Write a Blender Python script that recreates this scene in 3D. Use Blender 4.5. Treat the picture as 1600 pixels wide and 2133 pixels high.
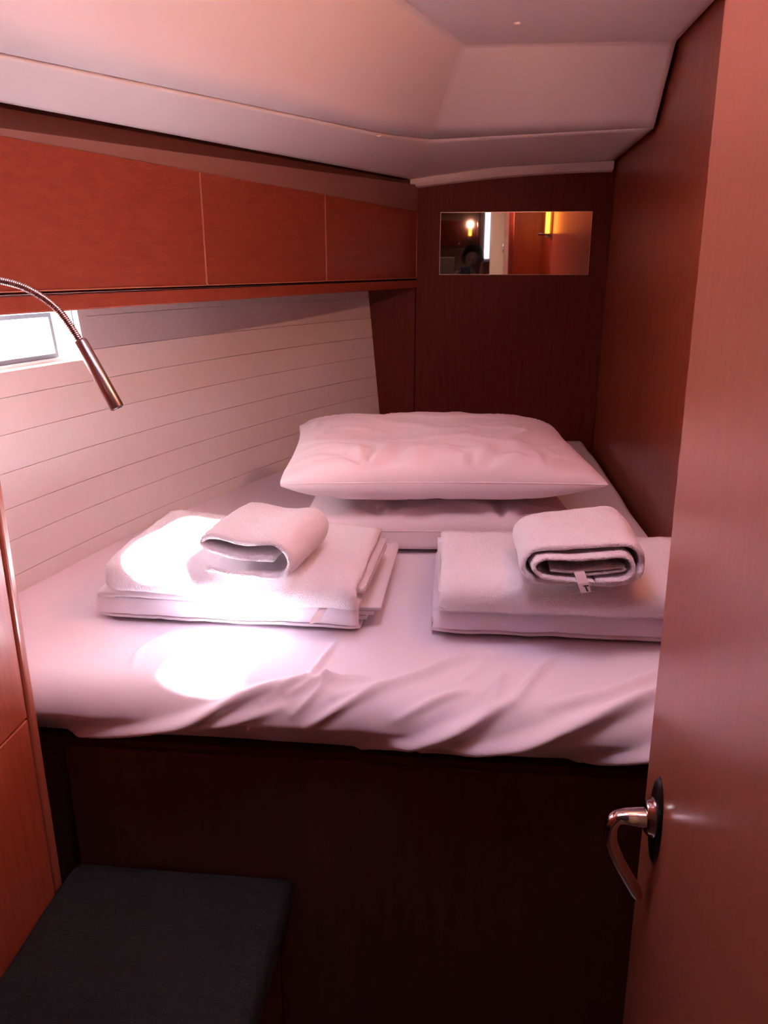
import bpy, bmesh, math, random
from mathutils import Vector, Matrix, noise
random.seed(7)
for o in list(bpy.data.objects):
    bpy.data.objects.remove(o)
sc = bpy.context.scene
COL = sc.collection
R = math.radians

# ------------------------------------------------------------------ camera
cam_data = bpy.data.cameras.new('camera')
cam = bpy.data.objects.new('camera', cam_data); COL.objects.link(cam)
cam_data.sensor_fit = 'HORIZONTAL'; cam_data.sensor_width = 36.0
cam_data.lens = 36.0 * 1620 / 1600
cam_data.clip_start = 0.01
cam.location = (0, 0, 1.5)
cam.rotation_euler = (R(90 - 17.46), 0, R(5.717))
sc.camera = cam

# ------------------------------------------------------------------ light
sc.cycles.max_bounces = 5; sc.cycles.glossy_bounces = 3; sc.cycles.transparent_max_bounces = 4; sc.cycles.transmission_bounces = 4
vs = sc.view_settings
vs.view_transform = 'Standard'; vs.look = 'None'; vs.gamma = 1.0
vs.use_curve_mapping = False
vs.exposure = 3.9
w = bpy.data.worlds.new('sky'); sc.world = w; w.use_nodes = True
bg = w.node_tree.nodes['Background']
bg.inputs[0].default_value = (0.95, 0.97, 1.0, 1); bg.inputs[1].default_value = 1.2

def lamp_obj(name, typ, loc, energy, color, **kw):
    d = bpy.data.lights.new(name, typ); d.energy = energy; d.color = color
    for k, v in kw.items(): setattr(d, k, v)
    o = bpy.data.objects.new(name, d); COL.objects.link(o); o.location = loc
    return o
SUN_DIR = Vector((0.57, 0.0, -0.45)).normalized()
sun = lamp_obj('sun', 'SUN', (-4, 1.2, 5), 25.0, (1.0, 1.0, 1.0), angle=R(4.0))
sun.rotation_euler = SUN_DIR.to_track_quat('-Z', 'Y').to_euler()
# ------------------------------------------------------------------ materials
def newmat(name):
    m = bpy.data.materials.new(name); m.use_nodes = True
    nt = m.node_tree; b = nt.nodes['Principled BSDF']
    return m, nt, b
def N(nt, typ, **kw):
    n = nt.nodes.new(typ)
    for k, v in kw.items(): setattr(n, k, v)
    return n
def wood(name, c1, c2, scale=(1, 1, 1), rough=0.28, coat=0.5, axis='Z', spec=0.5):
    m, nt, b = newmat(name)
    tc = N(nt, 'ShaderNodeTexCoord'); mp = N(nt, 'ShaderNodeMapping')
    st = {'Z': (26, 26, 1.6), 'X': (1.6, 26, 26), 'Y': (26, 1.6, 26)}[axis]
    mp.inputs['Scale'].default_value = st
    n1 = N(nt, 'ShaderNodeTexNoise'); n1.inputs['Scale'].default_value = 3.0; n1.inputs['Detail'].default_value = 3; n1.inputs['Roughness'].default_value = 0.65
    n2 = N(nt, 'ShaderNodeTexNoise'); n2.inputs['Scale'].default_value = 14.0; n2.inputs['Detail'].default_value = 1
    mx = N(nt, 'ShaderNodeMath', operation='MULTIPLY_ADD'); mx.inputs[1].default_value = 0.35
    cr = N(nt, 'ShaderNodeValToRGB')
    cr.color_ramp.elements[0].position = 0.42; cr.color_ramp.elements[0].color = (*c1, 1)
    cr.color_ramp.elements[1].position = 0.85; cr.color_ramp.elements[1].color = (*c2, 1)
    L = nt.links.new
    L(tc.outputs['Object'], mp.inputs['Vector']); L(mp.outputs[0], n1.inputs['Vector']); L(mp.outputs[0], n2.inputs['Vector'])
    L(n2.outputs['Fac'], mx.inputs[0]); L(n1.outputs['Fac'], mx.inputs[2]); L(mx.outputs[0], cr.inputs['Fac'])
    L(cr.outputs[0], b.inputs['Base Color'])
    b.inputs['Roughness'].default_value = rough; b.inputs['Specular IOR Level'].default_value = spec
    b.inputs['Coat Weight'].default_value = coat; b.inputs['Coat Roughness'].default_value = 0.22
    bp = N(nt, 'ShaderNodeBump'); bp.inputs['Strength'].default_value = 0.04; bp.inputs['Distance'].default_value = 0.002
    L(mx.outputs[0], bp.inputs['Height']); L(bp.outputs[0], b.inputs['Normal'])
    return m
def plain(name, c, rough=0.5, metal=0.0, bump=0.0, bscale=300, var=0.0, sheen=0.0, coat=0.0):
    m, nt, b = newmat(name); L = nt.links.new
    b.inputs['Base Color'].default_value = (*c, 1)
    b.inputs['Roughness'].default_value = rough; b.inputs['Metallic'].default_value = metal
    b.inputs['Sheen Weight'].default_value = sheen; b.inputs['Coat Weight'].default_value = coat
    tc = N(nt, 'ShaderNodeTexCoord')
    nz = N(nt, 'ShaderNodeTexNoise'); nz.inputs['Scale'].default_value = bscale; nz.inputs['Detail'].default_value = 1.5
    L(tc.outputs['Object'], nz.inputs['Vector'])
    if bump:
        bp = N(nt, 'ShaderNodeBump'); bp.inputs['Strength'].default_value = bump; bp.inputs['Distance'].default_value = 0.003
        L(nz.outputs['Fac'], bp.inputs['Height']); L(bp.outputs[0], b.inputs['Normal'])
    mxx = N(nt, 'ShaderNodeMix', data_type='RGBA')
    mxx.inputs[6].default_value = (*c, 1); mxx.inputs[7].default_value = (*[x * (1 - var) for x in c], 1)
    L(nz.outputs['Fac'], mxx.inputs[0]); L(mxx.outputs[2], b.inputs['Base Color'])
    return m
def emis(name, c, s):
    m, nt, b = newmat(name)
    b.inputs['Base Color'].default_value = (*c, 1)
    b.inputs['Emission Color'].default_value = (*c, 1); b.inputs['Emission Strength'].default_value = s
    return m
M = {}
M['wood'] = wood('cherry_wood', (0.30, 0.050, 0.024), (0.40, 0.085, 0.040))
M['woodx'] = wood('cherry_wood_horizontal', (0.22, 0.040, 0.022), (0.30, 0.062, 0.034), axis='Y')
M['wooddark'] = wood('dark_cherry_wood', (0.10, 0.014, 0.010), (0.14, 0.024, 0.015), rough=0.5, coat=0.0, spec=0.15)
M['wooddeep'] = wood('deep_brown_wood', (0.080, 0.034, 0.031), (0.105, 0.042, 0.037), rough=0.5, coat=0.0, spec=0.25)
M['doorwood'] = wood('door_veneer', (0.33, 0.082, 0.047), (0.375, 0.10, 0.057), rough=0.34)
M['band'] = plain('pale_edge_banding', (0.50, 0.19, 0.12), 0.4, var=0.1)
M['fascia'] = plain('brown_fascia', (0.26, 0.12, 0.10), 0.7, var=0.1)
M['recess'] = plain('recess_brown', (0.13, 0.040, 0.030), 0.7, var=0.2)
M['liner'] = plain('headliner_vinyl', (0.80, 0.70, 0.71), 0.62, bump=0.05, bscale=500, var=0.04)
M['plank'] = plain('white_hull_lining', (0.88, 0.83, 0.84), 0.42, bump=0.03, bscale=60, var=0.05)
M['shell'] = plain('outer_shell', (0.5, 0.42, 0.4), 0.8, var=0.1)
M['sheet'] = plain('cotton_sheet', (0.85, 0.77, 0.85), 0.75, bump=0.05, bscale=700, var=0.03)
M['pillow'] = plain('pillowcase_cotton', (0.86, 0.73, 0.79), 0.75, bump=0.05, bscale=700, var=0.03)
M['terry'] = plain('terry_cotton', (0.86, 0.78, 0.84), 0.9, bump=0.9, bscale=420, var=0.10)
M['tag'] = plain('care_label_cloth', (0.72, 0.58, 0.6), 0.7, var=0.1)
M['ink'] = plain('label_ink', (0.06, 0.05, 0.06), 0.8, var=0.1)
M['cushion'] = plain('charcoal_upholstery', (0.010, 0.011, 0.012), 0.95, bump=0.5, bscale=500, var=0.3)
M['chrome'] = plain('chrome', (0.72, 0.66, 0.66), 0.12, metal=1.0, var=0.03)
M['goose'] = plain('gooseneck_metal', (0.55, 0.46, 0.47), 0.22, metal=1.0, var=0.05)
M['steel'] = plain('brushed_steel', (0.42, 0.33, 0.33), 0.32, metal=1.0, var=0.05)
M['darkmetal'] = plain('dark_metal', (0.03, 0.025, 0.025), 0.3, metal=0.6, var=0.1)
M['mirror'] = plain('mirror_silver', (0.93, 0.91, 0.90), 0.02, metal=1.0)
M['mirroredge'] = plain('mirror_edge', (0.75, 0.55, 0.5), 0.25, metal=0.6, var=0.05)
M['gasket'] = plain('grey_gasket', (0.30, 0.31, 0.36), 0.6, var=0.1)
M['reveal'] = plain('white_window_frame', (0.88, 0.85, 0.85), 0.4, var=0.02)
M['beige'] = plain('beige_jamb', (0.55, 0.40, 0.22), 0.5, var=0.05)
M['floor'] = wood('floor_teak', (0.10, 0.035, 0.02), (0.16, 0.06, 0.03), axis='Y')
M['saloon_white'] = plain('saloon_white', (0.78, 0.60, 0.52), 0.6, var=0.05)
M['greywhite'] = plain('grey_white_panel', (0.55, 0.52, 0.50), 0.4, var=0.1)
M['lamp_glow'] = emis('lamp_glass_glow', (1.0, 0.27, 0.025), 0.40)
M['sky_pane'] = emis('skylight_pane', (1.0, 0.78, 0.92), 0.3)
M['skin'] = plain('skin', (0.15, 0.07, 0.046), 0.55, var=0.1)  # tone darkened to stand for the backlit face
M['hair'] = plain('dark_hair', (0.006, 0.004, 0.004), 0.6, bump=0.6, bscale=200, var=0.4)
M['shirt'] = plain('navy_shirt', (0.03, 0.035, 0.05), 0.85, bump=0.3, bscale=300, var=0.2)
M['trouser'] = plain('grey_trousers', (0.07, 0.065, 0.06), 0.85, bump=0.3, bscale=300, var=0.2)
M['shoe'] = plain('shoe_leather', (0.05, 0.03, 0.02), 0.5, var=0.2)
M['phone'] = plain('phone_black', (0.012, 0.012, 0.014), 0.15, var=0.05)
M['lens'] = plain('phone_lens', (0.02, 0.02, 0.03), 0.05, var=0.05)
M['fender'] = plain('added_fender_vinyl', (0.88, 0.88, 0.88), 0.4, var=0.03)
M['rope'] = plain('white_rope', (0.8, 0.8, 0.78), 0.8, bump=0.5, bscale=200, var=0.1)
M['hair'].node_tree.nodes['Principled BSDF'].inputs['Specular IOR Level'].default_value = 0.05
m, nt, b = newmat('clear_pane'); M['glass'] = m
tr = N(nt, 'ShaderNodeBsdfTransparent'); tr.inputs[0].default_value = (0.97, 0.97, 0.97, 1)
gl = N(nt, 'ShaderNodeBsdfGlossy'); gl.inputs['Roughness'].default_value = 0.02
mxs = N(nt, 'ShaderNodeMixShader'); mxs.inputs[0].default_value = 0.05
nt.links.new(tr.outputs[0], mxs.inputs[1]); nt.links.new(gl.outputs[0], mxs.inputs[2])
nt.links.new(mxs.outputs[0], nt.nodes['Material Output'].inputs['Surface'])

m, nt, b = newmat('added_hatch_acrylic'); M['frosted'] = m
tl_ = N(nt, 'ShaderNodeBsdfTranslucent'); tl_.inputs[0].default_value = (0.22, 0.175, 0.235, 1)  # colour sets how much light the added hatch lets through
nt.links.new(tl_.outputs[0], nt.nodes['Material Output'].inputs['Surface'])

# ------------------------------------------------------------------ helpers
def mesh(name, verts, faces, mat, parent=None, smooth=False, bevel=0.0, segs=2, loc=None, recalc=True):
    me = bpy.data.meshes.new(name)
    me.from_pydata([tuple(v) for v in verts], [], faces)
    if recalc:
        bm = bmesh.new(); bm.from_mesh(me)
        bmesh.ops.recalc_face_normals(bm, faces=bm.faces)
        bm.to_mesh(me); bm.free()
    me.materials.append(M[mat] if isinstance(mat, str) else mat)
    if smooth:
        for p in me.polygons: p.use_smooth = True
    o = bpy.data.objects.new(name, me); COL.objects.link(o)
    if parent: o.parent = parent
    if loc: o.location = loc
    if bevel:
        md = o.modifiers.new('bevel', 'BEVEL'); md.width = bevel; md.segments = segs; md.limit_method = 'ANGLE'; md.angle_limit = R(30)
    return o
def tag(o, label, cat, group=None):
    o['label'] = label; o['category'] = cat
    if group: o['group'] = group
    return o
def struct(o, label=None, cat=None):
    o['kind'] = 'structure'
    if label: o['label'] = label
    if cat: o['category'] = cat
    return o
def thing(name, label, cat, loc=(0, 0, 0), rz=0.0, group=None):
    o = bpy.data.objects.new(name, None); COL.objects.link(o)
    o.location = loc; o.rotation_euler = (0, 0, rz); o.empty_display_size = 0.05
    return tag(o, label, cat, group)
def box(name, lo, hi, mat, parent=None, bevel=0.0, segs=2):
    (x0, y0, z0), (x1, y1, z1) = lo, hi
    v = [(x0, y0, z0), (x1, y0, z0), (x1, y1, z0), (x0, y1, z0), (x0, y0, z1), (x1, y0, z1), (x1, y1, z1), (x0, y1, z1)]
    f = [(0, 3, 2, 1), (4, 5, 6, 7), (0, 1, 5, 4), (1, 2, 6, 5), (2, 3, 7, 6), (3, 0, 4, 7)]
    return mesh(name, v, f, mat, parent, bevel=bevel, segs=segs)
def prism(name, poly, z0, z1, mat, parent=None, bevel=0.0):
    n = len(poly)
    z0l = z0 if isinstance(z0, (list, tuple)) else [z0] * n
    z1l = z1 if isinstance(z1, (list, tuple)) else [z1] * n
    v = [(p[0], p[1], z0l[i]) for i, p in enumerate(poly)] + [(p[0], p[1], z1l[i]) for i, p in enumerate(poly)]
    f = [tuple(range(n - 1, -1, -1)), tuple(range(n, 2 * n))] + [(i, (i + 1) % n, n + (i + 1) % n, n + i) for i in range(n)]
    return mesh(name, v, f, mat, parent, bevel=bevel)
def slab(name, pts, nrm, t, mat, parent=None, bevel=0.0):
    """planar polygon thickened along nrm"""
    n = len(pts); nv = Vector(nrm).normalized() * t
    v = [Vector(p) for p in pts] + [Vector(p) + nv for p in pts]
    f = [tuple(range(n)), tuple(range(2 * n - 1, n - 1, -1))] + [(i, (i + 1) % n, n + (i + 1) % n, n + i) for i in range(n)]
    return mesh(name, v, f, mat, parent, bevel=bevel)
def catmull(pts, n=8):
    P = [Vector(p) for p in pts]; out = []
    for i in range(len(P) - 1):
        p0 = P[max(i - 1, 0)]; p1 = P[i]; p2 = P[i + 1]; p3 = P[min(i + 2, len(P) - 1)]
        for k in range(n):
            t = k / n
            out.append(0.5 * ((2 * p1) + (-p0 + p2) * t + (2 * p0 - 5 * p1 + 4 * p2 - p3) * t * t + (-p0 + 3 * p1 - 3 * p2 + p3) * t ** 3))
    out.append(P[-1]); return out
def tube(name, pts, rad, mat, parent=None, seg=12, flat=None):
    """tube through pts; rad number or list; flat = (axis vector, factor) squashes the section"""
    P = [Vector(p) for p in pts]; n = len(P)
    rl = rad if isinstance(rad, (list, tuple)) else [rad] * n
    v = []; f = []
    t0 = (P[1] - P[0]).normalized()
    up = Vector((0, 0, 1)) if abs(t0.z) < 0.9 else Vector((1, 0, 0))
    a = t0.cross(up).normalized()
    for i in range(n):
        t = (P[min(i + 1, n - 1)] - P[max(i - 1, 0)]).normalized()
        a = (a - t * a.dot(t)).normalized(); bb = t.cross(a)
        for k in range(seg):
            an = 2 * math.pi * k / seg
            d = (a * math.cos(an) + bb * math.sin(an)) * rl[i]
            if flat: d = d + flat[0] * (d.dot(flat[0]) * (flat[1] - 1))
            v.append(P[i] + d)
    for i in range(n - 1):
        for k in range(seg):
            f.append((i * seg + k, i * seg + (k + 1) % seg, (i + 1) * seg + (k + 1) % seg, (i + 1) * seg + k))
    f.append(tuple(range(seg - 1, -1, -1))); f.append(tuple((n - 1) * seg + k for k in range(seg)))
    return mesh(name, v, f, mat, parent, smooth=True)
def lathe(name, prof, mat, parent=None, seg=24, center=(0, 0, 0), axis='Z', sx=1.0, sy=1.0):
    v = []; f = []; n = len(prof); c = Vector(center)
    for r, h in prof:
        for k in range(seg):
            an = 2 * math.pi * k / seg; x = r * math.cos(an) * sx; y = r * math.sin(an) * sy
            p = (x, y, h) if axis == 'Z' else ((h, x, y) if axis == 'X' else (x, h, y))
            v.append(c + Vector(p))
    for i in range(n - 1):
        for k in range(seg):
            f.append((i * seg + k, i * seg + (k + 1) % seg, (i + 1) * seg + (k + 1) % seg, (i + 1) * seg + k))
    f.append(tuple(range(seg))); f.append(tuple((n - 1) * seg + k for k in range(seg)))
    return mesh(name, v, f, mat, parent, smooth=True)

# ------------------------------------------------------------------ the setting (whole layout from image pixels, then scaled up about the camera)
ZB = 0.86          # top of the berth
YF = 3.05          # far bulkhead
XW = 0.517         # right bulkhead
def hullx(y, z):
    return 0.00134 * y ** 3 + 0.1041 * y * y - 0.116 * y - 0.970 - 0.09 * (z - 0.89)
def lockx(y):      # plan line of the locker fronts
    return -0.177 - (YF - y) * 0.3057

struct(box('floor', (-1.4, -2.75, -0.04), (1.3, 3.1, 0.0), 'floor'), 'dark wooden cabin floor')
HX0, HX1, HY0, HY1 = -0.31, 0.07, 0.66, 0.98      # deck hatch added out of view, for overhead light on the berth
def slab_with_hole(name, xs, ys, z0, z1, mat):
    v = []; f = []; idx = {}
    def vid(i, j, k):
        if (i, j, k) not in idx: idx[(i, j, k)] = len(v); v.append((xs[i], ys[j], (z0, z1)[k]))
        return idx[(i, j, k)]
    def solid(i, j): return 0 <= i < 3 and 0 <= j < 3 and not (i == 1 and j == 1)
    for i in range(3):
        for j in range(3):
            if not solid(i, j): continue
            f.append((vid(i, j, 0), vid(i, j + 1, 0), vid(i + 1, j + 1, 0), vid(i + 1, j, 0)))
            f.append((vid(i, j, 1), vid(i + 1, j, 1), vid(i + 1, j + 1, 1), vid(i, j + 1, 1)))
            for (di, dj, a, b_) in ((-1, 0, (i, j), (i, j + 1)), (1, 0, (i + 1, j), (i + 1, j + 1)), (0, -1, (i, j), (i + 1, j)), (0, 1, (i, j + 1), (i + 1, j + 1))):
                if not solid(i + di, j + dj): f.append((vid(*a, 0), vid(*b_, 0), vid(*b_, 1), vid(*a, 1)))
    return mesh(name, v, f, mat)
deck = struct(slab_with_hole('ceiling', [-1.5, HX0, HX1, 1.3], [-2.75, HY0, HY1, 3.12], 2.065, 2.11, 'shell'), 'pink white panelled cabin ceiling with a stepped recess')

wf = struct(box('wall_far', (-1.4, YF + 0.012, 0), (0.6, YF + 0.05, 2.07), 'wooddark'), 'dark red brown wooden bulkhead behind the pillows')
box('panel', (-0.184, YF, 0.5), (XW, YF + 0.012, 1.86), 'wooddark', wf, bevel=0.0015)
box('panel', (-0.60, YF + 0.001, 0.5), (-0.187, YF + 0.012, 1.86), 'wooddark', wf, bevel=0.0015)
struct(box('wall_right', (XW, 0.30, 0), (XW + 0.035, YF + 0.05, 2.07), 'wood'), 'glossy reddish wooden wall along the right of the berth')

# --- hull side with a window opening
WY0, WY1, WZ0, WZ1 = 1.085, 1.765, 1.295, 1.414
wl = None
def hull_sheet(name, ys, zs, off0, off1, mat, parent=None, hole=True):
    """curved wall piece between two offsets (outward = -x) with the window cells left out"""
    v = []; idx = {}; f = []
    def vid(i, j, k):
        key = (i, j, k)
        if key not in idx:
            y, z = ys[i], zs[j]; idx[key] = len(v)
            v.append((hullx(y, z) - (off0 if k == 0 else off1), y, z))
        return idx[key]
    def solid(i, j):
        if i < 0 or j < 0 or i >= len(ys) - 1 or j >= len(zs) - 1: return False
        if not hole: return True
        cy, cz = (ys[i] + ys[i + 1]) / 2, (zs[j] + zs[j + 1]) / 2
        return not (WY0 < cy < WY1 and WZ0 < cz < WZ1)
    for i in range(len(ys) - 1):
        for j in range(len(zs) - 1):
            if not solid(i, j): continue
            f.append((vid(i, j, 0), vid(i + 1, j, 0), vid(i + 1, j + 1, 0), vid(i, j + 1, 0)))
            f.append((vid(i, j, 1), vid(i, j + 1, 1), vid(i + 1, j + 1, 1), vid(i + 1, j, 1)))
            for (di, dj, a, b_) in ((-1, 0, (i, j), (i, j + 1)), (1, 0, (i + 1, j), (i + 1, j + 1)), (0, -1, (i, j), (i + 1, j)), (0, 1, (i, j + 1), (i + 1, j + 1))):
                if not solid(i + di, j + dj):
                    f.append((vid(*a, 0), vid(*b_, 0), vid(*b_, 1), vid(*a, 1)))
    return mesh(name, v, f, mat, parent)
def lin(a, b, n): return [a + (b - a) * i / n for i in range(n + 1)]
ys_all = lin(0.30, WY0, 6) + lin(WY0, WY1, 8)[1:] + lin(WY1, YF + 0.05, 12)[1:]
wl = struct(hull_sheet('wall_left', ys_all, [0, 0.8, WZ0, WZ1, 2.07], 0.010, 0.055, 'plank'), 'pale hull side lined with horizontal boards')
grooves = [0.812, 0.884, 0.957, 1.0225, 1.095, 1.171, 1.244, 1.3146, 1.391, 1.455]
for a, b_ in zip(grooves[:-1], grooves[1:]):
    y0 = 1.04 if b_ < 1.25 else WY1 + 0.03
    hull_sheet('plank', lin(y0, YF - 0.001, 22), [a + 0.0006, b_ - 0.0006], 0.0, 0.012, 'plank', wl, hole=False)
# window surround below and beside the opening
hull_sheet('window_surround', lin(1.032, WY0, 1) + lin(WY0, WY1, 8)[1:] + [WY1 + 0.028], [1.2452, WZ0, WZ1, 1.455], -0.003, 0.012, 'plank', wl)

win = struct(bpy.data.objects.new('window_1', None), 'small bright hull window with a grey gasket under the lockers'); COL.objects.link(win)
def ring(name, y0, y1, z0, z1, wd, off0, off1, mat, parent):
    ys = [y0, y0 + wd] + lin(y0 + wd, y1 - wd, 6)[1:] + [y1]
    zs = [z0, z0 + wd, z1 - wd, z1]
    v = []; f = []; idx = {}
    def vid(i, j, k):
        if (i, j, k) not in idx:
            idx[(i, j, k)] = len(v); v.append((hullx(ys[i], zs[j]) - (off0, off1)[k], ys[i], zs[j]))
        return idx[(i, j, k)]
    def solid(i, j):
        return 0 <= i < len(ys) - 1 and 0 <= j < 3 and (i in (0, len(ys) - 2) or j in (0, 2))
    for i in range(len(ys) - 1):
        for j in range(3):
            if not solid(i, j): continue
            f.append((vid(i, j, 0), vid(i + 1, j, 0), vid(i + 1, j + 1, 0), vid(i, j + 1, 0)))
            f.append((vid(i, j, 1), vid(i, j + 1, 1), vid(i + 1, j + 1, 1), vid(i + 1, j, 1)))
            for (di, dj, a, b_) in ((-1, 0, (i, j), (i, j + 1)), (1, 0, (i + 1, j), (i + 1, j + 1)), (0, -1, (i, j), (i + 1, j)), (0, 1, (i, j + 1), (i + 1, j + 1))):
                if not solid(i + di, j + dj): f.append((vid(*a, 0), vid(*b_, 0), vid(*b_, 1), vid(*a, 1)))
    return mesh(name, v, f, mat, parent)
ring('window_frame', WY0, WY1, WZ0, WZ1, 0.007, 0.030, 0.060, 'reveal', win)
ring('gasket', WY0 + 0.012, WY1 - 0.030, WZ0 + 0.008, WZ1 - 0.012, 0.009, 0.038, 0.050, 'gasket', win)
ring('outer_frame', WY0 + 0.012, WY1 - 0.001, WZ0 + 0.001, WZ1 - 0.001, 0.008, 0.051, 0.062, 'reveal', win)
hull_sheet('pane', lin(WY0 + 0.015, WY1 - 0.02, 8), [WZ0 + 0.009, WZ1 - 0.009], 0.0505, 0.0508, 'glass', win, hole=False)

# --- ceiling panels
TZ = 2.037
def tl(y): return -0.157 - (1.88 - y) * 0.364          # top edge of the sloping side
C20 = [(-0.637 - (1.135 - 0.36) * 0.36, 0.36, 1.737), (-0.637, 1.135, 1.778), (-0.498, 1.515, 1.799), (-0.227, 2.26, 1.839), (-0.112, 2.574, 1.868)]
XE = XW - 0.012
def lerp3(a, b, t): return tuple(a[k] + (b[k] - a[k]) * t for k in range(3))
def resample(pts, n):
    P = [Vector(p) for p in pts]; L = [0.0]
    for a, b_ in zip(P[:-1], P[1:]): L.append(L[-1] + (b_ - a).length)
    out = []
    for i in range(n + 1):
        d = L[-1] * i / n; k = 0
        while k < len(P) - 2 and d > L[k + 1]: k += 1
        t = (d - L[k]) / (L[k + 1] - L[k]); out.append(tuple(P[k].lerp(P[k + 1], t)))
    return out
T20 = [(tl(0.36), 0.36, TZ), (tl(2.247), 2.247, TZ)]
v = []; f = []
def patch(e0, e1, m_):
    """grid between two edge curves of equal length"""
    b0 = len(v); n = len(e0)
    for j in range(m_ + 1):
        for i in range(n): v.append(lerp3(e0[i], e1[i], j / m_))
    for j in range(m_):
        for i in range(n - 1): f.append((b0 + j * n + i, b0 + j * n + i + 1, b0 + (j + 1) * n + i + 1, b0 + (j + 1) * n + i))
sideT = resample(T20, 24); sideB = resample(C20, 24)
patch(sideT, sideB, 6)
endT = resample([T20[1], (XE, 2.262, TZ)], 36); endB = resample([C20[4], (XE, 2.425, 1.868)], 36)
patch(endT, endB, 6)
patch(resample([(XE, 0.36, TZ), (XE, 2.262, TZ)], 24), sideT, 36)
up = mesh('upper_liner', v, f, 'liner', deck)
bm = bmesh.new(); bm.from_mesh(up.data); bmesh.ops.remove_doubles(bm, verts=bm.verts, dist=0.0006)
bmesh.ops.delete(bm, geom=[q for q in bm.faces if abs(q.normal.z) > 0.99 and HX0 - 0.02 < q.calc_center_median().x < HX1 + 0.02 and HY0 - 0.02 < q.calc_center_median().y < HY1 + 0.02], context='FACES')
bmesh.ops.recalc_face_normals(bm, faces=bm.faces); bm.to_mesh(up.data); bm.free()
for p in up.data.polygons: p.use_smooth = True
bv = up.modifiers.new('bevel', 'BEVEL'); bv.width = 0.009; bv.segments = 3; bv.limit_method = 'ANGLE'; bv.angle_limit = R(15); bv.harden_normals = True
up.modifiers.new('solid', 'SOLIDIFY').thickness = -0.008
# lower liner: from the crease down to the lockers and back to the far bulkhead
def ledge(y):      # lower edge over the lockers
    t = (y - 1.268) / (2.695 - 1.268); return (lockx(y) + 0.004, y, 1.742 + 0.045 * t)
gap = 0.004
inn = resample([(p[0] - gap, p[1] + gap * 0.5, p[2] - 0.002) for p in C20], 36) + resample([(-0.115, 2.580, 1.866), (XE, 2.429, 1.866)], 20)[1:]
out_ = resample([ledge(y) for y in (0.36, 1.268, 1.74, 2.35, 2.90)] + [(-0.215, YF - 0.03, 1.800)], 36) + resample([(-0.215, YF - 0.03, 1.800), (0.1, YF - 0.03, 1.838), (XE, YF - 0.03, 1.854)], 20)[1:]
v = []; f = []
patch(inn, out_, 14)
nI = len(inn)
for it in range(140):          # relax the height so the sheet bends smoothly round the corner
    z = [p[2] for p in v]
    for j in range(1, 14):
        for i in range(1, nI - 1):
            k = j * nI + i
            v[k] = (v[k][0], v[k][1], (z[k - 1] + z[k + 1] + z[k - nI] + z[k + nI]) / 4)
lowl = mesh('lower_liner', v, f, 'liner', deck)
for p in lowl.data.polygons: p.use_smooth = True
lowl.modifiers.new('solid', 'SOLIDIFY').thickness = -0.010
# lip that closes the liner at the far bulkhead
v = []
nl = 14
for i in range(nl + 1):
    t = i / nl; x = -0.285 + (XE + 0.285) * t
    zt = 1.797 + 0.060 * (1 - (1 - t) ** 1.8)
    for (dy, dz) in ((-0.035, 0.0), (-0.034, -0.022), (-0.026, -0.032), (0.0, -0.036), (0.0, 0.0)):
        v.append((x, YF + dy, zt + dz))
f = []
for i in range(nl):
    for k in range(5): f.append((i * 5 + k, i * 5 + (k + 1) % 5, (i + 1) * 5 + (k + 1) % 5, (i + 1) * 5 + k))
f += [(0, 1, 2, 3, 4), tuple(nl * 5 + k for k in range(5))]
mesh('liner_lip', v, f, 'liner', deck, bevel=0.002)
# little fixing caps in the liner
for c in ((0.10, 2.06, TZ - 0.001), (-0.24, 2.245, 1.833)):
    lathe('screw_cap', [(0.0005, 0.0), (0.008, 0.0), (0.008, -0.003), (0.0005, -0.005)], 'reveal', deck, seg=14, center=c)

# --- near bulkhead with the doorway
wn = struct(box('wall_near', (-1.4, 0.27, 0), (-0.45, 0.31, 2.07), 'wood'), 'wooden bulkhead with the cabin doorway behind the camera')
box('bulkhead_panel', (0.27, 0.27, 0), (1.25, 0.31, 2.07), 'wood', wn)
box('header_panel', (-0.45, 0.27, 1.94), (0.27, 0.31, 2.07), 'wood', wn)
struct(box('trim_1', (0.168, 0.262, 0), (0.27, 0.318, 1.94), 'beige', None, bevel=0.004), 'beige door jamb beside the doorway')

# --- saloon beyond the doorway (seen in the mirror)
wb = struct(box('wall_back', (-1.4, -2.75, 0), (1.3, -2.71, 2.07), 'saloon_white'), 'pale saloon wall behind the photographer')
struct(box('wall_saloon_left', (-1.44, -2.75, 0), (-1.40, 0.31, 2.07), 'saloon_white'), 'pale left wall of the saloon')
struct(box('wall_saloon_right', (1.22, -2.75, 0), (1.26, 0.31, 2.07), 'saloon_white'), 'pale right wall of the saloon')
struct(box('trim_2', (0.10, -1.75, 0), (0.125, -1.55, 2.06), 'doorwood', None, bevel=0.003), 'orange wooden post in the saloon')
struct(box('trim_3', (0.155, -1.50, 0), (0.55, -1.46, 2.06), 'doorwood', None, bevel=0.003), 'orange wooden partition in the saloon')
w2 = struct(bpy.data.objects.new('window_2', None), 'tall narrow bright saloon window'); COL.objects.link(w2)
box('frame', (0.160, -1.458, 1.55), (0.215, -1.452, 2.05), 'reveal', w2, bevel=0.002)
box('pane', (0.168, -1.452, 1.58), (0.207, -1.449, 2.045), 'sky_pane', w2)
w3 = struct(bpy.data.objects.new('added_hatch', None), 'frosted deck hatch added out of view to light the berth from above'); COL.objects.link(w3)
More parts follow.
